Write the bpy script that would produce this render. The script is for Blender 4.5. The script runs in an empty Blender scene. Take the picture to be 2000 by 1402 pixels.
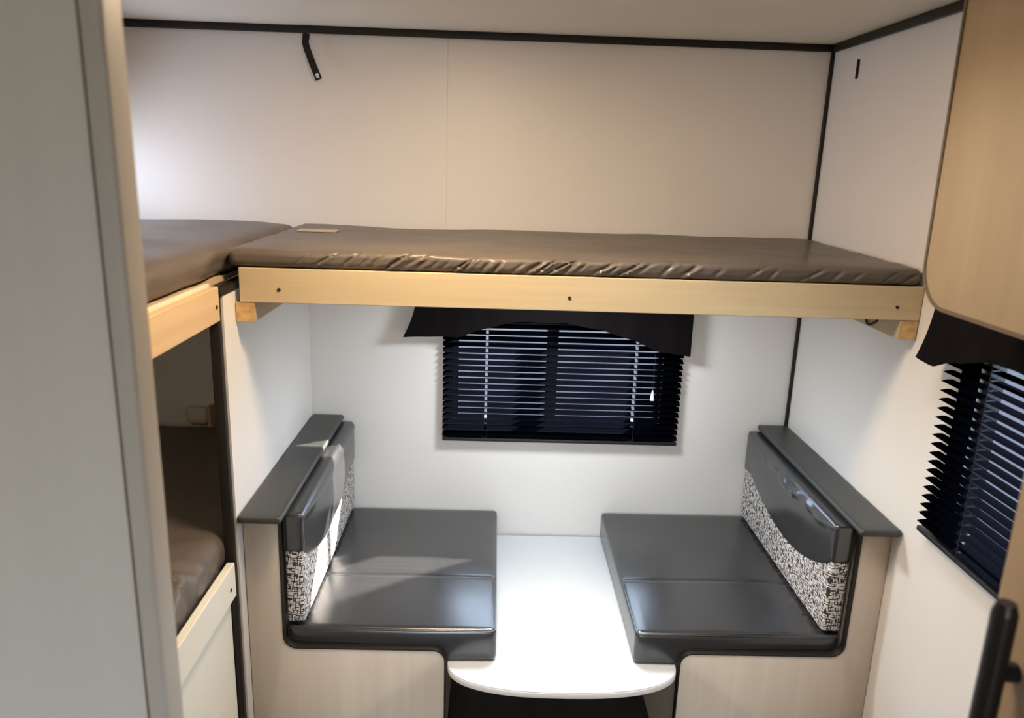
import bpy, bmesh, math, random
from mathutils import Vector, Matrix, noise
random.seed(7)
C = bpy.context.scene.collection
PI = math.pi

# ------------------------------------------------------------------ helpers
def obj(name, bm, m, parent=None, smooth=None):
    me = bpy.data.meshes.new(name)
    bm.normal_update()
    bm.to_mesh(me); bm.free()
    o = bpy.data.objects.new(name, me)
    C.objects.link(o)
    if m is not None: me.materials.append(m)
    if parent is not None:
        o.parent = parent
        o.matrix_parent_inverse = Matrix.Translation(-parent.location)
    if smooth is not None:
        for p in me.polygons: p.use_smooth = True
        me.set_sharp_from_angle(angle=math.radians(smooth))
    return o

def thing(name, label, cat, loc=(0, 0, 0), group=None):
    o = bpy.data.objects.new(name, None)
    o.empty_display_size = .05
    C.objects.link(o); o.location = loc
    o['label'] = label; o['category'] = cat
    if group: o['group'] = group
    return o

def tag(o, label, cat, group=None):
    o['label'] = label; o['category'] = cat
    if group: o['group'] = group
    return o

def struct(name, bm, m, parent=None, smooth=None):
    o = obj(name, bm, m, parent, smooth)
    if parent is None: o['kind'] = 'structure'
    return o

def add_box(bm, x0, x1, y0, y1, z0, z1, bev=0.0, seg=2):
    b = bmesh.new()
    vs = [b.verts.new(p) for p in [(x0,y0,z0),(x1,y0,z0),(x1,y1,z0),(x0,y1,z0),(x0,y0,z1),(x1,y0,z1),(x1,y1,z1),(x0,y1,z1)]]
    for f in [(0,3,2,1),(4,5,6,7),(0,1,5,4),(1,2,6,5),(2,3,7,6),(3,0,4,7)]:
        b.faces.new([vs[i] for i in f])
    if bev > 0:
        bmesh.ops.bevel(b, geom=b.edges[:], offset=bev, segments=seg, affect='EDGES', profile=.5)
    me = bpy.data.meshes.new('t'); b.to_mesh(me); b.free()
    bm.from_mesh(me); bpy.data.meshes.remove(me)
    return bm

def box(*a, **k): return add_box(bmesh.new(), *a, **k)

def add_prism(bm, pts, axis, a0, a1, bev=0.0, seg=2):
    """pts: polygon in the two other axes; extruded along axis ('x','y','z') from a0 to a1."""
    b = bmesh.new()
    def P(u, v, w):
        return {'x': (w, u, v), 'y': (u, w, v), 'z': (u, v, w)}[axis]
    lo = [b.verts.new(P(u, v, a0)) for u, v in pts]
    hi = [b.verts.new(P(u, v, a1)) for u, v in pts]
    n = len(pts)
    b.faces.new(lo); b.faces.new(hi[::-1])
    for i in range(n):
        b.faces.new([lo[i], hi[i], hi[(i+1) % n], lo[(i+1) % n]])
    bmesh.ops.recalc_face_normals(b, faces=b.faces[:])
    if bev > 0:
        es = [e for e in b.edges if (e.verts[0] in lo) == (e.verts[1] in lo)]
        bmesh.ops.bevel(b, geom=es, offset=bev, segments=seg, affect='EDGES', profile=.5)
    me = bpy.data.meshes.new('t'); b.to_mesh(me); b.free()
    bm.from_mesh(me); bpy.data.meshes.remove(me)
    return bm

def rounded(pts, rads, seg=8):
    """polygon with its corners rounded by rads[i]"""
    out = []; n = len(pts)
    for i in range(n):
        p = Vector(pts[i]); a = Vector(pts[i-1]); c = Vector(pts[(i+1) % n]); r = rads[i]
        if r <= 0: out.append(tuple(p)); continue
        da = (a-p).normalized(); dc = (c-p).normalized()
        ang = da.angle(dc); t = r/math.tan(ang/2)
        cen = p + (da+dc).normalized()*(r/math.sin(ang/2))
        s = p+da*t-cen; e = p+dc*t-cen
        a0 = math.atan2(s.y, s.x); a1 = math.atan2(e.y, e.x)
        d = a1-a0
        while d > PI: d -= 2*PI
        while d < -PI: d += 2*PI
        for k in range(seg+1):
            q = a0+d*k/seg
            out.append((cen.x+r*math.cos(q), cen.y+r*math.sin(q)))
    return out

def add_cyl(bm, p0, p1, r, n=16, r1=None):
    p0 = Vector(p0); p1 = Vector(p1); d = p1-p0
    q = d.to_track_quat('Z', 'Y').to_matrix().to_4x4()
    bmesh.ops.create_cone(bm, cap_ends=True, segments=n, radius1=r, radius2=r if r1 is None else r1,
                          depth=d.length, matrix=Matrix.Translation((p0+p1)/2) @ q)
    return bm

def add_tube(bm, pts, r, n=10):
    pts = [Vector(p) for p in pts]; rings = []
    for i, p in enumerate(pts):
        d = (pts[min(i+1, len(pts)-1)]-pts[max(i-1, 0)]).normalized()
        q = d.to_track_quat('Z', 'Y')
        rings.append([bm.verts.new(p+q @ Vector((r*math.cos(2*PI*k/n), r*math.sin(2*PI*k/n), 0))) for k in range(n)])
    for a, b in zip(rings, rings[1:]):
        for k in range(n): bm.faces.new([a[k], a[(k+1) % n], b[(k+1) % n], b[k]])
    bm.faces.new(rings[0][::-1]); bm.faces.new(rings[-1])
    return bm

def soft_box(x0, x1, y0, y1, z0, z1, r, nx, ny, nz, disp=None, rz=None):
    """rounded box with gridded faces; r: corner radius; disp(p, nrm, u) returns a displaced point"""
    bm = bmesh.new(); cache = {}
    rz = rz if rz is not None else r
    def grid(n, L, rr):
        # denser lines near both ends so the rounding is smooth
        e = [0, .3*rr, .6*rr, rr]
        inner = [rr+(L-2*rr)*i/n for i in range(1, n)]
        return e+inner+[L-q for q in reversed(e)]
    gx, gy, gz = grid(nx, x1-x0, min(r, (x1-x0)/2-1e-4)), grid(ny, y1-y0, min(r, (y1-y0)/2-1e-4)), grid(nz, z1-z0, min(rz, (z1-z0)/2-1e-4))
    def v(i, j, k):
        key = (i, j, k)
        if key in cache: return cache[key]
        p = Vector((x0+gx[i], y0+gy[j], z0+gz[k]))
        c = Vector((min(max(p.x, x0+r), x1-r), min(max(p.y, y0+r), y1-r), min(max(p.z, z0+rz), z1-rz)))
        if x1-x0 < 2*r: c.x = (x0+x1)/2
        if z1-z0 < 2*rz: c.z = (z0+z1)/2
        d = p-c
        dn = Vector((d.x/r, d.y/r, d.z/rz))
        if dn.length > 1e-6:
            dn.normalize()
            p = c+Vector((dn.x*r, dn.y*r, dn.z*rz))
        if disp: p = disp(p, dn, ((p.x-x0)/(x1-x0), (p.y-y0)/(y1-y0), (p.z-z0)/(z1-z0)))
        cache[key] = bm.verts.new(p); return cache[key]
    I, J, K = len(gx)-1, len(gy)-1, len(gz)-1
    for i in range(I):
        for j in range(J):
            bm.faces.new([v(i,j,0), v(i,j+1,0), v(i+1,j+1,0), v(i+1,j,0)])
            bm.faces.new([v(i,j,K), v(i+1,j,K), v(i+1,j+1,K), v(i,j+1,K)])
    for i in range(I):
        for k in range(K):
            bm.faces.new([v(i,0,k), v(i+1,0,k), v(i+1,0,k+1), v(i,0,k+1)])
            bm.faces.new([v(i,J,k), v(i,J,k+1), v(i+1,J,k+1), v(i+1,J,k)])
    for j in range(J):
        for k in range(K):
            bm.faces.new([v(0,j,k), v(0,j,k+1), v(0,j+1,k+1), v(0,j+1,k)])
            bm.faces.new([v(I,j,k), v(I,j+1,k), v(I,j+1,k+1), v(I,j,k+1)])
    return bm

def nz(x, y, z=0.0): return noise.noise(Vector((x, y, z)))

# ------------------------------------------------------------------ materials
def mat(name, col, rough=.6, spec=.5, metal=0.0, var=None, bump=None, coat=0.0, sheen=0.0):
    """var=(scale_xyz, amount, [colour2]) slow colour variation; bump=(scale, strength)"""
    m = bpy.data.materials.new(name); m.use_nodes = True
    nt = m.node_tree; b = nt.nodes['Principled BSDF']
    b.inputs['Base Color'].default_value = (*col, 1)
    b.inputs['Roughness'].default_value = rough
    b.inputs['Specular IOR Level'].default_value = spec
    b.inputs['Metallic'].default_value = metal
    b.inputs['Coat Weight'].default_value = coat
    b.inputs['Sheen Weight'].default_value = sheen
    tc = nt.nodes.new('ShaderNodeTexCoord')
    if var:
        mp = nt.nodes.new('ShaderNodeMapping'); mp.inputs['Scale'].default_value = var[0]
        nt.links.new(tc.outputs['Object'], mp.inputs['Vector'])
        no = nt.nodes.new('ShaderNodeTexNoise'); no.inputs['Scale'].default_value = 1; no.inputs['Detail'].default_value = 5
        nt.links.new(mp.outputs['Vector'], no.inputs['Vector'])
        rp = nt.nodes.new('ShaderNodeValToRGB')
        c2 = var[2] if len(var) > 2 else tuple(c*(1-var[1]) for c in col)
        rp.color_ramp.elements[0].position = .3; rp.color_ramp.elements[1].position = .7
        rp.color_ramp.elements[0].color = (*c2, 1); rp.color_ramp.elements[1].color = (*col, 1)
        nt.links.new(no.outputs['Fac'], rp.inputs['Fac'])
        nt.links.new(rp.outputs['Color'], b.inputs['Base Color'])
    if bump:
        nb = nt.nodes.new('ShaderNodeTexNoise'); nb.inputs['Scale'].default_value = bump[0]; nb.inputs['Detail'].default_value = 4
        nt.links.new(tc.outputs['Object'], nb.inputs['Vector'])
        bp = nt.nodes.new('ShaderNodeBump'); bp.inputs['Strength'].default_value = bump[1]; bp.inputs['Distance'].default_value = .002
        nt.links.new(nb.outputs['Fac'], bp.inputs['Height'])
        nt.links.new(bp.outputs['Normal'], b.inputs['Normal'])
    return m

M = {}
M['wall'] = mat('wall_panel_white', (.80, .76, .72), .42, .4, var=((3, 3, 1.2), .03), bump=(300, .06))
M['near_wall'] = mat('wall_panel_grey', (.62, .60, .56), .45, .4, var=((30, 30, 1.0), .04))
M['ceiling'] = mat('ceiling_panel', (.84, .81, .74), .55, .3, bump=(200, .05))
M['floor'] = mat('dark_vinyl_floor', (.045, .038, .034), .5, .4, var=((18, 2, 2), .35))
M['trim'] = mat('dark_bronze_trim', (.013, .009, .006), .5, .4)
M['jtrim'] = mat('grey_edge_trim', (.46, .43, .39), .4, .4)
M['maple'] = mat('pale_maple_board', (.60, .485, .31), .5, .35, var=((2.2, 2.2, 60), .10, (.54, .43, .265)))
M['maple_y'] = mat('pale_maple_board_long', (.72, .53, .32), .5, .35, var=((2.2, 1.6, 60), .10, (.64, .46, .27)))
M['cream'] = mat('cream_bunk_board', (.78, .72, .60), .5, .35, var=((2, 2, 40), .05))
M['endgrain'] = mat('rough_sawn_end_grain', (.72, .50, .24), .7, .2, var=((60, 60, 60), .3, (.50, .30, .12)))
M['cleat'] = mat('cleat_side_wood', (.52, .40, .27), .6, .25, var=((4, 4, 50), .12))
M['cab'] = mat('tan_cabinet_laminate', (.325, .228, .132), .45, .35, var=((26, 26, 1.6), .12, (.285, .196, .11)))
M['cab_edge'] = mat('brown_edge_banding', (.10, .062, .034), .5, .4)
M['bench'] = mat('beige_bench_laminate', (.62, .54, .45), .45, .4, var=((34, 34, 1.2), .08, (.56, .48, .395)))
M['bench_dark'] = mat('dark_bench_side', (.06, .05, .04), .6, .3)
M['table'] = mat('white_table_laminate', (.66, .675, .69), .30, .5)
M['table_edge'] = mat('white_table_edge', (.80, .76, .73), .4, .4)
M['vinyl'] = mat('black_vinyl', (.028, .028, .030), .22, 1.0, bump=(500, .10))
M['cap_vinyl'] = mat('charcoal_vinyl', (.040, .041, .038), .42, .5, bump=(500, .10))
M['mattress'] = mat('taupe_mattress_cloth', (.122, .098, .080), .55, .45, var=((5, 5, 5), .2), bump=(60, .12), coat=.18)
M['valance'] = mat('black_brown_fabric', (.0045, .0028, .0032), .85, .12, var=((40, 40, 40), .3), bump=(300, .2))
M['slat'] = mat('black_blind_slat', (.0022, .0026, .0050), .9, .0)
M['rail'] = mat('black_blind_rail', (.012, .012, .014), .4, .4)
M['cord'] = mat('dark_cord', (.02, .02, .022), .7, .3)
M['frame'] = mat('black_window_frame', (.012, .012, .014), .4, .4)
M['white_pl'] = mat('white_plastic', (.85, .85, .83), .35, .5)
M['pale_pl'] = mat('pale_plastic_fixture', (.62, .56, .47), .5, .4)
M['black_metal'] = mat('black_powder_coated_metal', (.005, .0045, .005), .35, .35)
M['hole'] = mat('screw_head', (.03, .02, .012), .5, .4)
M['strap'] = mat('dark_strap_webbing', (.020, .011, .008), .75, .3)
def glow_mat(name, col, st):
    m = bpy.data.materials.new(name); m.use_nodes = True; b = m.node_tree.nodes['Principled BSDF']
    b.inputs['Base Color'].default_value = (.8, .8, .8, 1); b.inputs['Emission Color'].default_value = (*col, 1); b.inputs['Emission Strength'].default_value = st
    return m
M['warm_lens'] = glow_mat('lit_warm_lens', (1.0, .78, .52), 2.5)
M['fill_lens'] = glow_mat('cool_fill_lens', (.88, .94, 1.0), 2.5)
M['label'] = mat('cream_care_label', (.52, .45, .34), .7, .2)

def glass_mat():
    m = bpy.data.materials.new('tinted_window_glass'); m.use_nodes = True
    nt = m.node_tree; nt.nodes.remove(nt.nodes['Principled BSDF'])
    out = nt.nodes['Material Output']
    tr = nt.nodes.new('ShaderNodeBsdfTransparent'); tr.inputs['Color'].default_value = (.80, .84, .90, 1)
    gl = nt.nodes.new('ShaderNodeBsdfGlossy'); gl.inputs['Roughness'].default_value = .02
    mx = nt.nodes.new('ShaderNodeMixShader')
    mx.inputs[0].default_value = .05; nt.links.new(tr.outputs[0], mx.inputs[1]); nt.links.new(gl.outputs[0], mx.inputs[2])
    nt.links.new(mx.outputs[0], out.inputs[0])
    return m
M['glass'] = glass_mat()

def pattern_mat():
    """white upholstery with a black cross-hatch of short strokes"""
    m = bpy.data.materials.new('crosshatch_upholstery'); m.use_nodes = True
    nt = m.node_tree; b = nt.nodes['Principled BSDF']; b.inputs['Roughness'].default_value = .75
    tc = nt.nodes.new('ShaderNodeTexCoord'); sp = nt.nodes.new('ShaderNodeSeparateXYZ')
    nt.links.new(tc.outputs['Object'], sp.inputs[0])
    ad = nt.nodes.new('ShaderNodeMath'); ad.operation = 'ADD'
    nt.links.new(sp.outputs['X'], ad.inputs[0]); nt.links.new(sp.outputs['Y'], ad.inputs[1])
    cb = nt.nodes.new('ShaderNodeCombineXYZ')
    nt.links.new(ad.outputs[0], cb.inputs[0]); nt.links.new(sp.outputs['Z'], cb.inputs[1])
    def strokes(sx, sy, th):
        mp = nt.nodes.new('ShaderNodeMapping'); mp.inputs['Scale'].default_value = (sx, sy, 1)
        nt.links.new(cb.outputs[0], mp.inputs['Vector'])
        no = nt.nodes.new('ShaderNodeTexNoise'); no.noise_dimensions = '2D'
        no.inputs['Scale'].default_value = 1; no.inputs['Detail'].default_value = 0
        nt.links.new(mp.outputs[0], no.inputs['Vector'])
        g = nt.nodes.new('ShaderNodeMapRange'); g.inputs[1].default_value = th; g.inputs[2].default_value = th+.05
        nt.links.new(no.outputs['Fac'], g.inputs[0]); return g.outputs[0]
    a = strokes(60, 300, .56); c = strokes(300, 60, .58)
    mx = nt.nodes.new('ShaderNodeMath'); mx.operation = 'MAXIMUM'
    nt.links.new(a, mx.inputs[0]); nt.links.new(c, mx.inputs[1])
    mc = nt.nodes.new('ShaderNodeMix'); mc.data_type = 'RGBA'
    mc.inputs['A'].default_value = (.74, .70, .67, 1); mc.inputs['B'].default_value = (.035, .028, .028, 1)
    nt.links.new(mx.outputs[0], mc.inputs['Factor']); nt.links.new(mc.outputs['Result'], b.inputs['Base Color'])
    return m
M['pattern'] = pattern_mat()

# ------------------------------------------------------------------ room shell
XL, XR, YB, YF, ZC = -1.34, 1.0, 2.45, -1.7, 2.02
def wall_with_holes(axis, at, thick, u0, u1, z0, z1, holes):
    """wall plane at `at`, solid towards `at+thick`; u is the running axis; holes: (u0,u1,z0,z1) sorted by u"""
    bm = bmesh.new(); a0, a1 = min(at, at+thick), max(at, at+thick)
    def seg(ua, ub, za, zb):
        if ub-ua < 1e-6 or zb-za < 1e-6: return
        if axis == 'y': add_box(bm, ua, ub, a0, a1, za, zb)
        else: add_box(bm, a0, a1, ua, ub, za, zb)
    cur = u0
    for h in holes:
        seg(cur, h[0], z0, z1); seg(h[0], h[1], z0, h[2]); seg(h[0], h[1], h[3], z1); cur = h[1]
    seg(cur, u1, z0, z1)
    return bm
W1 = (-.13, .562, .795, 1.146)       # back window opening (x0,x1,z0,z1)
W2 = (.95, 1.50, .90, 1.32)         # right window opening (y0,y1,z0,z1)
W3 = (1.98, 2.38, 1.50, 1.74)       # window over the left top bunk, beyond the frame
struct('wall_back', wall_with_holes('y', YB, .05, XL-.05, XR+.05, -.05, ZC+.05, [W1]), M['wall'])
struct('wall_right', wall_with_holes('x', XR, .05, YF, YB, -.05, ZC+.05, [W2]), M['wall'])
struct('wall_left', wall_with_holes('x', XL, -.05, YF, YB, -.05, ZC+.05, [W3]), M['wall'])
struct('wall_front', wall_with_holes('y', YF, -.05, XL-.05, XR+.05, -.05, ZC+.05, [(-.45, .25, 0, 1.85)]), M['wall'])
struct('floor', box(XL, XR, YF, YB, -.05, 0), M['floor'])
VX0, VX1, VY0, VY1 = .24, .58, 1.04, 1.38    # unseen roof vent opening, added for fill light
bm = bmesh.new()
add_box(bm, XL, VX0, YF, YB, ZC, ZC+.05); add_box(bm, VX1, XR, YF, YB, ZC, ZC+.05)
add_box(bm, VX0, VX1, YF, VY0, ZC, ZC+.05); add_box(bm, VX0, VX1, VY1, YB, ZC, ZC+.05)
struct('ceiling', bm, M['ceiling'])

# partition between the bunks and the dinette, with its dark end trim
struct('wall_dinette', box(-.625, -.60, 1.68, 2.449, 0, 1.345), M['wall'])
bm = bmesh.new()
add_box(bm, -.628, -.604, 1.662, 1.6795, 0, 1.362, .003)
add_box(bm, -.628, -.597, 1.6625, 2.44, 1.3455, 1.362, .002)
struct('trim_1', bm, M['trim'], smooth=40)
# dark trims in the corners of the room
struct('trim_2', box(XL, XR-.001, YB-.012, YB-.0005, ZC-.021, ZC-.0005, bev=.003), M['trim'], smooth=40)
struct('trim_3', box(XR-.012, XR-.0005, YF+.01, YB-.0125, ZC-.023, ZC-.0005, bev=.003), M['trim'], smooth=40)
struct('trim_4', box(XR-.011, XR-.0005, YB-.011, YB-.0005, .0, ZC-.0215, bev=.003), M['trim'], smooth=40)
# wall end next to the camera
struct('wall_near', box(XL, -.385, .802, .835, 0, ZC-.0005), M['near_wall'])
bm = bmesh.new()
add_prism(bm, rounded([(-.4035, .8015), (-.4035, .794), (-.381, .794), (-.381, .838), (-.3845, .838), (-.3845, .8015)], [0, .004, .006, .002, 0, 0], 5), 'z', 0, ZC-.001)
struct('trim_5', bm, M['jtrim'], smooth=40)
bm = bmesh.new(); add_box(bm, -.4065, -.4038, .798, .8018, 0, ZC-.001)
struct('trim_6', bm, M['cab_edge'])
# faint panel joint in the back wall above the bunk
struct('trim_7', box(-.1645, -.1615, YB-.0007, YB-.0001, 1.44, ZC-.022, bev=.0002), M['wall'])

# ------------------------------------------------------------------ windows (frame + panes)
def make_window(name, axis, at, u0, u1, z0, z1, mull=True, flange=None):
    d0, d1 = at+.008, at+.042
    def bx(bm, ua, ub, da, db, za, zb, bev=.002):
        if axis == 'y': add_box(bm, ua, ub, da, db, za, zb, bev)
        else: add_box(bm, da, db, ua, ub, za, zb, bev)
    bm = bmesh.new(); t = .016
    bx(bm, u0+.001, u1-.001, d0, d1, z0+.001, z0+t); bx(bm, u0+.001, u1-.001, d0, d1, z1-t, z1-.001)
    bx(bm, u0+.001, u0+t, d0, d1, z0+t, z1-t); bx(bm, u1-t, u1-.001, d0, d1, z0+t, z1-t)
    if mull:
        um = u0+(u1-u0)*.468
        bx(bm, um-.019, um+.019, d0, d1, z0+t, z1-t)
    f = struct(name, bm, M['frame'], smooth=40)
    spans = [(u0+t, um-.0195), (um+.0195, u1-t)] if mull else [(u0+t, u1-t)]
    for a, b in spans:
        g = bmesh.new(); bx(g, a+.0005, b-.0005, (d0+d1)/2-.002, (d0+d1)/2+.002, z0+t+.0005, z1-t-.0005, 0)
        obj('pane', g, M['glass'], f)
    if flange:      # flat dark inner frame on the wall face, behind the blind
        fu0, fu1, fz0, fz1 = flange; g = bmesh.new(); da, db = at-.0036, at-.0006
        bx(g, fu0, fu1, da, db, fz0, z0, .0008); bx(g, fu0, fu1, da, db, z1, fz1, .0008)
        bx(g, fu0, u0, da, db, z0, z1, .0008); bx(g, u1, fu1, da, db, z0, z1, .0008)
        obj('inner_frame', g, M['slat'], f)
    return f
make_window('window_1', 'y', YB, *W1, flange=(-.160, .617, .750, 1.178))
make_window('window_2', 'x', XR, *W2, mull=False, flange=(.80, 1.560, .882, 1.362))
# left window sits in a wall that is solid towards -x
f = make_window('window_3', 'x', XL-.05, *W3, mull=False)
# frame of the added, unseen roof vent in the ceiling
bm = bmesh.new()
add_box(bm, VX0-.02, VX1+.02, VY0-.02, VY0+.002, ZC-.012, ZC-.0005, .002); add_box(bm, VX0-.02, VX1+.02, VY1-.002, VY1+.02, ZC-.012, ZC-.0005, .002)
add_box(bm, VX0-.02, VX0+.002, VY0+.002, VY1-.002, ZC-.012, ZC-.0005, .002); add_box(bm, VX1-.002, VX1+.02, VY0+.002, VY1-.002, ZC-.012, ZC-.0005, .002)
struct('added_vent_frame', bm, M['white_pl'], smooth=40)
struct('vent_sun_blocker', box(VX0-.03, VX1+.03, VY0-.03, VY1+.03, ZC+.051, ZC+.06, bev=.003), M['white_pl'], smooth=40)  # unseen cover added to keep the sun out of the vent

# ------------------------------------------------------------------ blinds
def make_blind(label, P, width, z0, z1, holes, pitch, tilt, depth=.025, tassel=None, frac=None):
    """P(u, d, z): point at u along the window, d out from the wall, height z"""
    t = thing('window_blind', label, 'blind', P(width/2, .02, z0))
    bm = bmesh.new()
    def bx(u0, u1, d0, d1, za, zb, bev=.002):
        a = P(u0, d0, za); b = P(u1, d1, zb)
        add_box(bm, min(a[0], b[0]), max(a[0], b[0]), min(a[1], b[1]), max(a[1], b[1]), za, zb, bev)
    bx(0, width, .004, .034, z1-.026, z1); obj('headrail', bm, M['rail'], t, 40)
    bm = bmesh.new(); bx(.0, width, .009, .031, z0, z0+.012, .003); obj('bottom_rail', bm, M['rail'], t, 40)
    # slats: gently arched strips with a routed slot for each cord
    bm = bmesh.new(); z = z0+.012+pitch*.6; dm = .020
    us = [0.0]
    for h in holes: us += [h-.0045, h+.0045]
    us.append(width)
    while z < z1-.028:
        nd = 6; rows = []
        jit = random.uniform(-.0006, .0006); tj = tilt+random.uniform(-.02, .02)
        for u in us:
            sag = .0008*math.sin(PI*u/width)
            row = []
            for k in range(nd+1):
                s = (k/nd-.5)*depth                    # from the wall side to the room side
                arch = .0016*(1-(2*k/nd-1)**2)
                dd = dm+s*math.cos(tj)-arch*math.sin(tj)*0
                zz = z-s*math.sin(tj)+arch+jit-sag
                row.append(bm.verts.new(P(u, dd, zz)))
            rows.append(row)
        for i in range(len(us)-1):
            hole = (i % 2 == 1)
            for k in range(nd):
                if hole and 1 <= k <= 4: continue
                bm.faces.new([rows[i][k], rows[i+1][k], rows[i+1][k+1], rows[i][k+1]])
        z += pitch
    bmesh.ops.solidify(bm, geom=bm.faces[:], thickness=.0005)
    obj('slats', bm, M['slat'], t, 50)
    for h in holes:
        bm = bmesh.new()
        add_cyl(bm, P(h+.0045, .033, z0+.006), P(h+.0045, .033, z1-.02), .0006, 6)
        obj('ladder_cord', bm, M['cord'], t)
    if tassel:
        bm = bmesh.new(); u, zt = tassel
        add_cyl(bm, P(u, .040, zt+.016), P(u, .040, z1-.025), .0005, 6)
        c = obj('lift_cord', bm, M['cord'], t)
        bm = bmesh.new()
        add_cyl(bm, P(u, .040, zt-.014), P(u, .040, zt+.012), .0075, 12, .004)
        add_cyl(bm, P(u, .040, zt+.012), P(u, .040, zt+.020), .004, 12, .0015)
        obj('cord_tassel', bm, M['white_pl'], c, 60)
    return t
bx0 = -.165
make_blind('black slatted blind over the back window between the two benches', lambda u, d, z: (bx0+u, YB-.002-d, z),
           .787, .742, 1.185, [.143, .632], .0205, math.radians(27), tassel=(.690, .918))
by1 = 1.575
make_blind('black slatted blind on the right wall below the overhead cabinet', lambda u, d, z: (XR-.002-d, by1-u, z),
           .80, .872, 1.37, [.152, .60], .0205, math.radians(7))

# ------------------------------------------------------------------ valances
def valance(label, P, prof, ztop, depth, end=0.0, flare=0.0):
    """prof: list of (u, z) along the lower edge, cloth hanging at `depth` from the wall with returns at both ends"""
    t = thing('window_valance', label, 'valance', P(prof[len(prof)//2][0], depth*.5, ztop-.1))
    n = 60
    us = [prof[0][0]+(prof[-1][0]-prof[0][0])*i/n for i in range(n+1)]
    def low(u):
        for a, b in zip(prof, prof[1:]):
            if u <= b[0]+1e-9:
                s = (u-a[0])/(b[0]-a[0]); s = s*s*(3-2*s)*.5+s*.5
                return a[1]+(b[1]-a[1])*s
        return prof[-1][1]
    bm = bmesh.new(); cols = []; m = 8; u0, u1 = us[0], us[-1]
    path = [(u0, 0.001, 0)] + [(u, depth, 1) for u in us] + [(u1, .001, 0)]
    for (u, d, front) in path:
        zl = low(min(max(u, u0), u1)); col = []
        for k in range(m+1):
            s = k/m; z = ztop+(zl-ztop)*s
            wav = (.0035*math.sin(u*46)+.002*math.sin(u*101+1))*s*front
            fl = 0.0
            if flare: # lower corner pulled outwards at the start
                fl = -flare*s**2*max(0, 1-(u-u0)/.12)
            col.append(bm.verts.new(P(u+fl, d+wav+.006*s*front, z)))
        cols.append(col)
    for a, b in zip(cols, cols[1:]):
        for k in range(m): bm.faces.new([a[k], b[k], b[k+1], a[k+1]])
    bmesh.ops.recalc_face_normals(bm, faces=bm.faces[:])
    bmesh.ops.solidify(bm, geom=bm.faces[:], thickness=.003)
    obj('skirt', bm, M['valance'], t, 60)
    bm = bmesh.new(); a = P(u0+.004, .001, 0); b = P(u1-.004, depth-.004, 0)
    add_box(bm, min(a[0], b[0]), max(a[0], b[0]), min(a[1], b[1]), max(a[1], b[1]), ztop-.012, ztop-.001)
    obj('mounting_board', bm, M['valance'], t)
    return t
valance('black brown scalloped fabric valance above the back window blind', lambda u, d, z: (u, YB-d, z),
        [(-.245, 1.103), (-.115, 1.106), (-.04, 1.132), (.06, 1.160), (.215, 1.160), (.315, 1.146), (.44, 1.113), (.52, 1.078), (.632, 1.062)],
        1.262, .064, flare=.044)
valance('black brown fabric valance on the right wall, tucked under the overhead cabinet', lambda u, d, z: (XR-d, 1.590-u, z),
        [(0, 1.262), (.05, 1.258), (.10, 1.283), (.21, 1.312), (.30, 1.318), (.42, 1.316), (.55, 1.30), (.70, 1.26), (.828, 1.25)],
        1.405, .064, flare=.034)

# ------------------------------------------------------------------ bunks
# long bunk across the dinette
t = thing('bunk_platform', 'long pale maple upper bunk board spanning above the dinette', 'bunk', (.2, 1.76, 1.318))
obj('front_board', box(-.5875, .9985, 1.755, 1.774, 1.318, 1.398, bev=.0015), M['maple'], t)
obj('plywood_base', box(-.59, .997, 1.7745, 2.437, 1.366, 1.378), M['cleat'], t)
for x in (-.497, .172, .941):
    bm = bmesh.new(); add_cyl(bm, (x, 1.7535, 1.349), (x, 1.757, 1.349), .0042, 12)
    obj('screw', bm, M['hole'], t, 40)
def cleat(x0, x1):
    bm = bmesh.new()
    add_box(bm, x0, x1, 1.759, 2.43, 1.272, 1.3175, .001)
    c = obj('support_cleat', bm, M['cleat'], t)
    g = bmesh.new(); add_box(g, x0+.001, x1-.001, 1.7565, 1.7588, 1.273, 1.3165)
    obj('cut_end', g, M['endgrain'], c)
    return c
cleat(-.599, -.555)
c2 = cleat(.955, .998)
bm = bmesh.new()
add_tube(bm, [(.953-.006*math.sin(PI*k/10), 1.862+.06*k/10, 1.296-.016*math.sin(PI*k/10)) for k in range(11)], .003, 8)
obj('wire_hook', bm, M['black_metal'], c2, 60)

# upper bunk on the left, running towards the camera
t = thing('bunk_platform', 'pale maple upper bunk side board on the left, behind the near wall', 'bunk', (-.97, 1.25, 1.292))
obj('side_board', box(-.619, -.600, .84, 1.658, 1.2935, 1.369, bev=.0015), M['maple_y'], t)
obj('top_lip', box(-.6295, -.6195, .84, 1.659, 1.355, 1.3745, bev=.001), M['cream'], t)
obj('plywood_base', box(XL+.002, -.630, .84, 2.44, 1.363, 1.3745), M['cleat'], t)
bm = bmesh.new(); add_cyl(bm, (-.6015, 1.640, 1.327), (-.598, 1.640, 1.327), .0042, 12)
obj('screw', bm, M['hole'], t, 40)

# lower bunk on the left
t = thing('bunk_platform', 'cream lower bunk box with a raised side board on the left', 'bunk', (-.97, 1.25, 0))
obj('side_board', box(-.618, -.600, .84, 1.650, .626, .712, bev=.0015), M['cream'], t)
obj('base_panel', box(-.640, -.619, .84, 1.6595, 0.001, .68, bev=.001), M['cream'], t)
obj('plywood_base', box(XL+.002, -.6405, .84, 2.44, .66, .675), M['cleat'], t)
bm = bmesh.new(); add_cyl(bm, (-.6015, 1.615, .660), (-.598, 1.615, .660), .0042, 12)
obj('screw', bm, M['hole'], t, 40)

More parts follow.
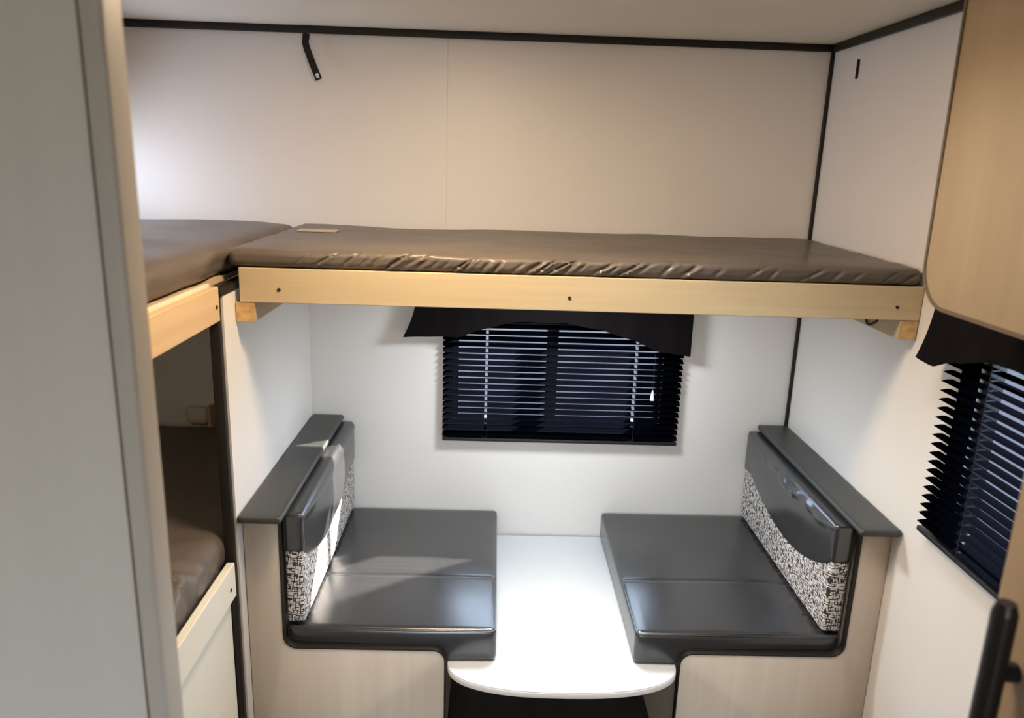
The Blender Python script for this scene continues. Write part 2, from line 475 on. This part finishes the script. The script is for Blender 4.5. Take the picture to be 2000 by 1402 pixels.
# mattresses
CREASES = []
_x = -.47
while _x < .96:
    dense = -.40 < _x < .30
    CREASES.append((_x, random.uniform(.0035, .0075), random.uniform(.35, 1.0)*(1.0 if dense else .75), random.uniform(.8, 1.9), random.uniform(.3, 1.0)))
    _x += random.uniform(.018, .042) if dense else random.uniform(.035, .075)
def right_disp(p, n, u):
    q = p.copy(); x = p.x
    front = max(0, 1-u[1]*9)                       # fades out behind the front edge
    h = (p.z-1.3985)/.0435
    cr = 0.0
    for cx, w, a, sl, top in CREASES:
        if abs(x-cx) > .09: continue
        d = x-(cx+sl*(p.z-1.3985)+.004*nz(p.z*60, cx*9))
        reach = 1 if h < top else math.exp(-((h-top)/.25)**2)
        cr += a*math.exp(-(d/w)**2)*reach - .45*a*math.exp(-((d-1.9*w)/(1.3*w))**2)*reach
    cr = max(-.7, min(1.2, cr))
    soft = nz(x*7, p.z*14, 1.7)
    k = front*(.3+.7*max(0, -n.y))
    q.y += k*(.0095*cr - .007*soft - .004)
    q.z += max(0, n.z)*(.0055*nz(x*2.6, p.y*5, 4)+.003*nz(x*8, p.y*13, 2)) - front*max(0, n.z)*(.004+.004*cr)
    return q
bm = soft_box(-.612, .992, 1.760, 2.444, 1.3985, 1.442, .016, 440, 30, 6, right_disp)
# the foam drops into the frame behind the front board
t = thing('mattress', 'long taupe mattress with a creased front edge on the bunk above the dinette', 'mattress', (.19, 2.1, 1.3785))
obj('cover', bm, M['mattress'], t, 60)
obj('foam_core', box(-.585, .985, 1.785, 2.43, 1.3785, 1.42, bev=.006), M['mattress'], t, 50)
obj('care_label', box(-.566, -.455, 2.195, 2.250, 1.4415, 1.4445, bev=.0006), M['label'], t)

def left_disp(p, n, u):
    q = p.copy(); r = max(0, (u[0]-.8)/.2)
    fold = math.sin(p.y*34+3*nz(p.y*4, 2.2)+p.z*30)
    q.x += max(0, n.x)*(.012*nz(p.y*9, p.z*20, 5)+.009*fold*nz(p.y*3, 1.2)+.003)
    q.z += max(0, n.z)*(.003*nz(p.x*5, p.y*3, 7)+.005*math.sin(p.y*26+p.x*9+5*nz(p.x*3, p.y*2))*nz(p.x*2, p.y*2, 9) - .003*r*r)
    return q
bm = soft_box(XL+.004, -.626, .85, 2.442, 1.375, 1.446, .03, 30, 80, 6, left_disp, rz=.03)
o = obj('mattress', bm, M['mattress'], None, 60)
tag(o, 'taupe mattress on the left upper bunk, silvery in the daylight', 'mattress')

def low_disp(p, n, u):
    q = p.copy()
    s = max(0, min(1, 1.8-abs(p.y-1.30)/.17))*max(0, min(1, (u[0]-.70)/.15))
    q.z += max(0, n.z)*(.006*nz(p.x*5, p.y*4, 3) + .020*s*nz(p.x*26, p.y*22, 1) + .012*s*nz(p.x*55, p.y*45, 2))
    q.x += max(0, n.x)*(.004*nz(p.y*10, p.z*20, 3)+.014*s*nz(p.y*30, p.z*34, 6))
    return q
bm = soft_box(XL+.004, -.626, .85, 2.442, .6755, .775, .04, 70, 200, 8, low_disp, rz=.04)
o = obj('mattress', bm, M['mattress'], None, 60)
tag(o, 'dark taupe mattress with a crumpled near edge on the left lower bunk', 'mattress')

# small fixture on the back wall inside the lower bunk
t = thing('wall_fixture', 'small pale rounded fixture on the wall inside the left lower bunk', 'wall fixture', (-.965, YB-.001, .80))
bm = soft_box(-1.012, -.936, YB-.035, YB-.0015, .776, .836, .016, 8, 4, 6, rz=.022)
obj('shade', bm, M['pale_pl'], t, 60)
obj('mounting_plate', box(-.9345, -.924, YB-.04, YB-.0015, .766, .842, bev=.002), M['cleat'], t)

# ------------------------------------------------------------------ dinette benches
def bench(label, side):
    """side -1: left bench against the partition; +1: right bench against the wall"""
    if side < 0: xo, xp, xi, zt, zl, zc = -.5985, -.514, -.106, .7985, .435, .435
    else:        xo, xp, xi, zt, zl, zc = .9985, .925, .503, .7985, .437, .437
    t = thing('dinette_bench', label, 'bench', ((xo+xi)/2, 2.08, 0))
    zs = .497 # not used for the lip: the corner under the back cushion is rounded
    if side < 0:
        pts = [(xo, .001), (xo, zt), (xp, zt), (xp, zl), (xi, zl), (xi, .001)]
    else:
        pts = [(xo, .001), (xo, zt), (xp, zt), (xp, zl), (xi, zl), (xi, .001)]
    bm = bmesh.new()
    add_prism(bm, rounded(pts, [0, 0, 0, .035, .030, 0]), 'y', 1.716, 1.733, .001)
    obj('end_panel', bm, M['bench'], t, 40)
    bm = bmesh.new()
    a, b = min(xo, xi-.012*(-side)), max(xo, xi-.012*(-side))
    add_box(bm, min(xo, xi+.006*side), max(xo, xi+.006*side), 1.7335, 2.444, .001, .3885)
    add_box(bm, min(xo, xp+.004*side), max(xo, xp+.004*side), 1.7335, 2.444, .389, zt-.0005)
    obj('seat_box', bm, M['bench'], t)
    # thin dark edge moulding along the cut edge of the end panel
    e = .0035
    prof = rounded([(xp, zt-.001), (xp, zl), (xi, zl), (xi, .001)], [0, .035, .030, 0])
    bm = bmesh.new(); q0 = None
    def off(i):
        a = Vector(prof[max(i-1, 0)]); b = Vector(prof[min(i+1, len(prof)-1)])
        d = (b-a).normalized(); n = Vector((-d.y, d.x)) if side < 0 else Vector((d.y, -d.x))
        return Vector(prof[i])+n*e
    pr = [Vector(p) for p in prof]; of = [off(i) for i in range(len(prof))]
    rings = []
    for p, q in zip(pr, of):
        rings.append([bm.verts.new((p.x, 1.7145, p.y)), bm.verts.new((q.x, 1.7145, q.y)), bm.verts.new((q.x, 1.7345, q.y)), bm.verts.new((p.x, 1.7345, p.y))])
    for a, b in zip(rings, rings[1:]):
        for k in range(4): bm.faces.new([a[k], a[(k+1) % 4], b[(k+1) % 4], b[k]])
    bm.faces.new(rings[0]); bm.faces.new(rings[-1][::-1])
    bmesh.ops.recalc_face_normals(bm, faces=bm.faces[:])
    obj('edge_moulding', bm, M['trim'], t, 40)
    # padded vinyl cap along the top of the back
    x0, x1 = (-.5985, -.494) if side < 0 else (.897, .9985)
    bm = soft_box(x0, x1, 1.672, 2.445, .799, .817, .008, 8, 30, 3, rz=.008)
    obj('top_cap', bm, M['cap_vinyl'], t, 50)
    return t
bench('beige laminate dinette bench on the left, against the white partition', -1)
bench('beige laminate dinette bench on the right, below the right wall', 1)

def seat_disp(x0, x1, inner):
    def f(p, n, u):
        q = p.copy()
        crown = max(0, n.z)
        cx = math.sin(PI*min(max(u[0], 0), 1))
        cy = math.sin(PI*min(max(u[1], 0), 1))
        seam = math.exp(-((p.y-1.995)/.005)**2)
        q.z += crown*(.006*(cx*cy)**.5 - .0035*seam + .0015*nz(p.x*6, p.y*6))
        q.y += max(0, -n.y)*.002*(1+math.sin(p.x*9))
        return q
    return f
def seat(label, x0, x1):
    t = thing('seat_cushion', label, 'cushion', ((x0+x1)/2, 2.09, .389))
    bm = soft_box(x0, x1, 1.7360, 2.443, .3895, .482, .014, 26, 120, 4, seat_disp(x0, x1, 0))
    obj('cushion_body', bm, M['vinyl'], t, 60)
    # piping round the upper edge
    bm = bmesh.new(); zz = .4775; r = .010
    loop = rounded([(x0+.004, 1.739), (x1-.004, 1.739), (x1-.004, 2.440), (x0+.004, 2.440)], [r]*4, 5)
    loop = [(a, b, zz) for a, b in loop]; loop.append(loop[0])
    add_tube(bm, loop, .0022, 6)
    obj('piping', bm, M['vinyl'], t, 60)
    return t
seat('black vinyl seat cushion on the left bench, crossed by a pale streak of light', -.5105, .026)
seat('black vinyl seat cushion on the right bench, bluish sheen at its inner edge', .386, .9215)

def back(label, side):
    if side < 0: xa, xb = -.5105, -.462     # wall side, room side
    else: xa, xb = .9215, .868
    x0, x1 = min(xa, xb), max(xa, xb)
    t = thing('back_cushion', label, 'cushion', ((xa+xb)/2, 2.09, .489))
    zb0, z0, z1 = .69, .4915, .796
    def zb(y):      # hem of the vinyl half: it dips towards the middle of the back
        s = min(max((y-1.75)/.69, 0), 1)
        return .690-.078*math.sin(PI*min(1, s*1.12)**.85)**.9 - .035*s
    def low(p, n, u):
        q = p.copy(); q.z = z0+(p.z-z0)*((zb(p.y)+.006)-z0)/(.70-z0)
        return q
    bm = soft_box(x0+.002, x1-.002, 1.742, 2.440, z0, .70, .010, 6, 60, 10, low)
    obj('patterned_panel', bm, M['pattern'], t, 60)
    dirx = -side
    def up(p, n, u):
        q = p.copy(); w = (p.z-.69)/(z1-.69)
        q.z = zb(p.y)+w*(z1-zb(p.y))
        face = max(0, n.x*dirx)
        s = (p.y-1.74)/.70
        bulge = .010*math.sin(PI*min(max(w, 0), 1))*math.sin(PI*min(max(s, 0), 1))**.6
        # soft dimple and a puckered fold along the top seam
        wr = 0
        if side > 0:
            dv = math.exp(-(((p.y-1.96)/.10)**2+((w-.30)/.25)**2))
            wr -= .007*dv
            kk = math.exp(-((w-.86-.04*math.sin(p.y*30))/.035)**2)*math.exp(-((s-.38)/.3)**2)
            wr += .006*kk*(1+.6*math.sin(p.y*70)+.4*nz(p.y*60, 2.0))
        else:
            dv = math.exp(-(((p.y-2.10)/.05)**2+((w-.35)/.5)**2))
            wr -= .004*dv
            wr += .003*math.exp(-((w-.88)/.06)**2)
        q.x += dirx*face*(bulge+wr)
        return q
    xs0, xs1 = (x0, x1+.001) if side < 0 else (x0-.001, x1)
    bm = soft_box(xs0, xs1, 1.739, 2.442, .69, z1, .010, 6, 110, 18, up)
    obj('vinyl_top', bm, M['vinyl'], t, 60)
    return t
back('left bench back cushion, black vinyl above cross-hatched white fabric, sunlit', -1)
back('right bench back cushion, puckered black vinyl above cross-hatched white fabric', 1)

# ------------------------------------------------------------------ table (lowered between the benches)
t = thing('dinette_table', 'white rounded dinette table lowered between the two benches', 'table', (.2, 2.0, 0))
def table_outline(inset=0.0):
    cx, hw = .1985, .2985-inset
    yr = 1.745; bul = .122-inset
    pts = [(cx+hw, 2.442), (cx+hw, yr+.0)]
    n = 40
    for k in range(1, n):
        a = PI*k/n
        c, s = math.cos(a), math.sin(a)
        pts.append((cx+hw*math.copysign(abs(c)**.80, c), yr-bul*abs(s)**.80))
    pts += [(cx-hw, yr), (cx-hw, 2.442)]
    return pts
bm = bmesh.new(); add_prism(bm, table_outline(.0012), 'z', .3735, .3885, .001)
obj('tabletop', bm, M['table'], t, 40)
bm = bmesh.new(); add_prism(bm, table_outline(0), 'z', .3700, .3865, .003, 3)
obj('edge_band', bm, M['table_edge'], t, 40)
bm = bmesh.new(); add_cyl(bm, (.2, 2.25, .012), (.2, 2.25, .369), .032, 24)
p = obj('pedestal', bm, M['black_metal'], t, 40)
bm = bmesh.new(); add_cyl(bm, (.2, 2.25, .0005), (.2, 2.25, .0115), .09, 32); obj('floor_plate', bm, M['black_metal'], t, 40)

# ------------------------------------------------------------------ strap and slot on the walls
t = thing('hanging_strap', 'dark bent strap with an eyelet hanging under the ceiling trim on back wall', 'strap', (-.56, 2.44, 1.94))
bm = bmesh.new(); w = .0100
cen = [(-.577, 1.997), (-.579, 1.972), (-.574, 1.955), (-.562, 1.922), (-.547, 1.885)]
dist = [.010, .018, .022, .024, .026]
rows = []
for i, ((x, z), d) in enumerate(zip(cen, dist)):
    a = cen[max(i-1, 0)]; b = cen[min(i+1, len(cen)-1)]
    dx, dz = b[0]-a[0], b[1]-a[1]; L = math.hypot(dx, dz); nx_, nz_ = -dz/L, dx/L
    rows.append([bm.verts.new((x+nx_*w*s, YB-d, z+nz_*w*s)) for s in (-1, -.45, .45, 1)])
for a, b in zip(rows, rows[1:]):
    for k in range(3): bm.faces.new([a[k], a[k+1], b[k+1], b[k]])
# the eyelet end: a strip with an opening
dx, dz = .015/.040, -.037/.040
def E2(s, q): # s along, q across
    return (-.547+dx*s+(-dz)*q, YB-.026-.1*s, 1.885+dz*s+dx*q)
grid = [[bm.verts.new(E2(s, q)) for q in (-w, -w*.45, w*.45, w)] for s in (.0, .014, .018)]
vs = rows[-1]
ga = [[bm.verts.new(E2(s, q)) for q in (-w, -w*.45, w*.45, w)] for s in (.0005,)]
for a, b, hole in ((ga[0], grid[1], True), (grid[1], grid[2], False)):
    for k in range(3):
        if hole and k == 1: continue
        bm.faces.new([a[k], a[k+1], b[k+1], b[k]])
bmesh.ops.delete(bm, geom=[v for v in bm.verts if not v.link_faces], context='VERTS')
bmesh.ops.recalc_face_normals(bm, faces=bm.faces[:])
bmesh.ops.solidify(bm, geom=bm.faces[:], thickness=.0018)
s_ = obj('webbing', bm, M['strap'], t, 40)
bm = bmesh.new()
a = Vector(E2(.006, 0)); 
add_tube(bm, [(a.x+.0045*math.cos(2*PI*k/16), a.y-.0005, a.z+.0062*math.sin(2*PI*k/16)) for k in range(17)], .0014, 6)
obj('eyelet', bm, M['white_pl'], t, 60)

o = obj('strap_anchor', box(XR-.006, XR-.0008, 2.263, 2.272, 1.906, 1.958, bev=.002), M['strap'], None, 40)
tag(o, 'short dark vertical strap anchor high on the right wall near the corner', 'strap anchor')

# ------------------------------------------------------------------ overhead cabinet
t = thing('overhead_cabinet', 'tan overhead cabinet with a rounded door corner at upper right', 'cabinet', (.875, 1.0, 1.43))
obj('carcass', box(.7705, .9985, .10, 1.332, 1.434, ZC-.001, bev=.002), M['cab'], t, 40)
door = rounded([(.36, 1.432), (1.330, 1.432), (1.338, ZC-.004), (.36, ZC-.004)], [.02, .075, .004, .004], 12)
bm = bmesh.new(); add_prism(bm, door, 'x', .752, .7698, .0015)
d = obj('door', bm, M['cab'], t, 40)
# edge banding that wraps the door's rim
bm = bmesh.new()
n = len(door); cen = Vector((.85, 1.72)); rings = []
for i in range(n):
    a = Vector(door[i-1]); b = Vector(door[(i+1) % n]); p = Vector(door[i])
    dd = (b-a).normalized(); nn = Vector((dd.y, -dd.x))
    if (p-cen).dot(nn) < 0: nn = -nn
    q = p+nn*.0035; r_ = p-nn*.003
    rings.append([bm.verts.new((.7495, q.x, q.y)), bm.verts.new((.7702, q.x, q.y)), bm.verts.new((.7702, p.x, p.y)), bm.verts.new((.7495, r_.x, r_.y))])
for i in range(n):
    a, b = rings[i], rings[(i+1) % n]
    for k in range(4): bm.faces.new([a[k], a[(k+1) % 4], b[(k+1) % 4], b[k]])
bmesh.ops.recalc_face_normals(bm, faces=bm.faces[:])
obj('edge_banding', bm, M['cab_edge'], d, 40)

# ------------------------------------------------------------------ tall cabinet beside the camera with its bar handle
t = thing('tall_cabinet', 'tan tall cabinet cut off by the right edge, with black bar handle', 'cabinet', (.78, .42, 0))
obj('carcass', box(.5705, .9985, .10, .726, .001, 1.42, bev=.002), M['cab'], t, 40)
bm = bmesh.new(); add_prism(bm, rounded([(.12, .06), (.7305, .06), (.7305, 1.41), (.12, 1.41)], [.01]*4, 4), 'x', .551, .57, .0015)
d = obj('door', bm, M['cab'], t, 40)
bm = bmesh.new()
add_tube(bm, [(.5265, .683, z) for z in (.80, .803, .81)] + [(.5265, .683, z) for z in (.9, 1.0, 1.1, 1.2, 1.222)], .0125, 20)
add_cyl(bm, (.5265, .683, 1.222), (.5265, .683, 1.2335), .0125, 20, .009)
h = obj('bar_handle', bm, M['black_metal'], d, 50)
for z in (1.153, .86):
    bm = bmesh.new(); add_cyl(bm, (.5305, .683, z), (.5505, .683, z), .0105, 16)
    obj('standoff', bm, M['black_metal'], h, 50)

# ------------------------------------------------------------------ lights
def area(name, loc, rot, size, sy, energy, col, shape='RECTANGLE', spread=None):
    l = bpy.data.lights.new(name, 'AREA'); l.shape = shape; l.size = size
    if shape in ('RECTANGLE', 'ELLIPSE'): l.size_y = sy
    l.energy = energy; l.color = col
    if spread: l.spread = spread
    o = bpy.data.objects.new(name, l); C.objects.link(o)
    o.location = loc; o.rotation_euler = rot
    return o
LX, LY = -.10, 1.45
DX, DY = .20, 2.02
area('ceiling_lamp_light', (LX, LY, 2.001), (0, 0, 0), .24, .24, 15.0, (1.0, .75, .48), 'DISK')
area('vent_fill', ((VX0+VX1)/2, (VY0+VY1)/2, ZC+.045), (0, 0, 0), .32, .32, 5.0, (.86, .93, 1.0), spread=math.radians(100))  # unseen vent light, added to brighten the right side
area('bunk_window_daylight', (XL-.06, 2.18, 1.62), (0, -PI/2, 0), .26, .42, 4.6, (.94, .92, .97), spread=math.radians(110))
area('bunk_fill_light', (-1.0, 1.45, 1.338), (0, 0, 0), .08, .08, .8, (1.0, .86, .62), 'DISK')  # unseen fill added to lift the dim lower bunk
area('doorway_fill', (-.10, YF-.06, .95), (PI/2, 0, 0), .66, 1.7, 6.5, (1.0, .88, .62))  # unseen fill light added in the doorway behind the camera
area('dinette_fill_light', (DX, DY, 1.338), (0, 0, 0), .18, .18, 8.6, (.84, .93, 1.0), 'DISK')  # unseen fill added to brighten the dinette under the bunk
# sky portals in the two blinded windows
for nm, loc, rot, a, b in (('window_portal', ((W1[0]+W1[1])/2, YB+.055, (W1[2]+W1[3])/2), (-PI/2, 0, 0), W1[1]-W1[0], W1[3]-W1[2]),
                           ('window_portal', (XR+.055, (W2[0]+W2[1])/2, (W2[2]+W2[3])/2), (0, PI/2, 0), W2[3]-W2[2], W2[1]-W2[0])):
    o = area(nm, loc, rot, a, b, 1.0, (1, 1, 1)); o.data.cycles.is_portal = True
# low sun that reaches the left bench between the slats of the back window
sun = bpy.data.lights.new('sun', 'SUN'); sun.energy = 110.0; sun.angle = math.radians(1.6); sun.color = (1.0, .84, .64)
so = bpy.data.objects.new('sun', sun); C.objects.link(so)
so.rotation_euler = Vector((-.83, -.555, -.50)).to_track_quat('-Z', 'Y').to_euler()

w = bpy.data.worlds.new('World'); bpy.context.scene.world = w; w.use_nodes = True
nt = w.node_tree; bg = nt.nodes['Background']
tc = nt.nodes.new('ShaderNodeTexCoord'); sp = nt.nodes.new('ShaderNodeSeparateXYZ'); rp = nt.nodes.new('ShaderNodeValToRGB')
nt.links.new(tc.outputs['Generated'], sp.inputs[0])
mr = nt.nodes.new('ShaderNodeMapRange'); mr.inputs[1].default_value = -1; mr.inputs[2].default_value = 1
nt.links.new(sp.outputs['Z'], mr.inputs[0]); nt.links.new(mr.outputs[0], rp.inputs[0])
rp.color_ramp.elements[0].position = .47; rp.color_ramp.elements[0].color = (.044, .047, .056, 1)
rp.color_ramp.elements[1].position = .56; rp.color_ramp.elements[1].color = (.80, .90, 1.0, 1)
nt.links.new(rp.outputs[0], bg.inputs[0]); bg.inputs[1].default_value = 12.0

t = thing('bunk_fill_lamp', 'small round fill lamp added on the underside of the left upper bunk, out of the frame', 'lamp', (-1.0, 1.45, 1.3625))  # body for the added lower bunk fill
bm = bmesh.new(); add_cyl(bm, (-1.0, 1.45, 1.342), (-1.0, 1.45, 1.3625), .05, 32)
obj('housing', bm, M['white_pl'], t, 40)
# added fill lamp under the bunk platform (hidden behind the front board)
t = thing('dinette_fill_lamp', 'round white fill lamp added under the bunk above the dinette table, hidden by the board', 'lamp', (DX, DY, 1.365))
bm = bmesh.new(); add_cyl(bm, (DX, DY, 1.342), (DX, DY, 1.3655), .105, 32)
obj('housing', bm, M['white_pl'], t, 40)
bm = bmesh.new(); add_cyl(bm, (DX, DY, 1.3395), (DX, DY, 1.3418), .09, 32)
obj('lens', bm, M['fill_lens'], t, 40)
# ceiling lamp housing (above the aisle, beyond the frame)
t = thing('ceiling_lamp', 'round white ceiling downlight above the aisle, out of the frame', 'lamp', (LX, LY, ZC-.001))
bm = bmesh.new()
add_tube(bm, [(LX+.128*math.cos(2*PI*k/40), LY+.128*math.sin(2*PI*k/40), ZC-.009) for k in range(41)], .0075, 8)
obj('trim_ring', bm, M['white_pl'], t, 60)
bm = bmesh.new(); add_cyl(bm, (LX, LY, 2.004), (LX, LY, 2.012), .119, 40)
obj('lens', bm, M['warm_lens'], t, 40)

# ------------------------------------------------------------------ camera
yaw, pit, rol, F = .024665, .25115, .03247, 1499.0
cy_, sy_, cp_, sp_ = math.cos(yaw), math.sin(yaw), math.cos(pit), math.sin(pit)
fwd = Vector((sy_*cp_, cy_*cp_, -sp_)); r = Vector((cy_, -sy_, 0)); u = r.cross(fwd)
c_, s_ = math.cos(rol), math.sin(rol)
r2 = c_*r+s_*u; u2 = -s_*r+c_*u
cam = bpy.data.cameras.new('camera'); cam.sensor_width = 36; cam.lens = 36*F/2000
cam.clip_start = .01; cam.clip_end = 100
cam.dof.use_dof = True; cam.dof.focus_distance = 2.1; cam.dof.aperture_fstop = 3.6
co = bpy.data.objects.new('camera', cam); C.objects.link(co)
co.matrix_world = Matrix(((r2.x, u2.x, -fwd.x, 0), (r2.y, u2.y, -fwd.y, 0), (r2.z, u2.z, -fwd.z, 1.65), (0, 0, 0, 1)))
sc = bpy.context.scene; sc.camera = co
sc.view_settings.view_transform = 'Standard'; sc.view_settings.look = 'None'
sc.view_settings.gamma = 1; sc.view_settings.use_curve_mapping = False
sc.view_settings.exposure = 0.0

# things of one kind share a group
GROUPS = {'dinette_bench': 'facing dinette benches', 'seat_cushion': 'seat cushions on the dinette benches',
          'back_cushion': 'back cushions on the dinette benches', 'window_blind': 'black blinds over the windows',
          'window_valance': 'fabric valances above the blinds', 'mattress': 'taupe mattresses on the bunks',
          'bunk_platform': 'bunk platforms'}
for o in bpy.data.objects:
    if o.parent is None and o.name.split('.')[0] in GROUPS and 'label' in o:
        o['group'] = GROUPS[o.name.split('.')[0]]
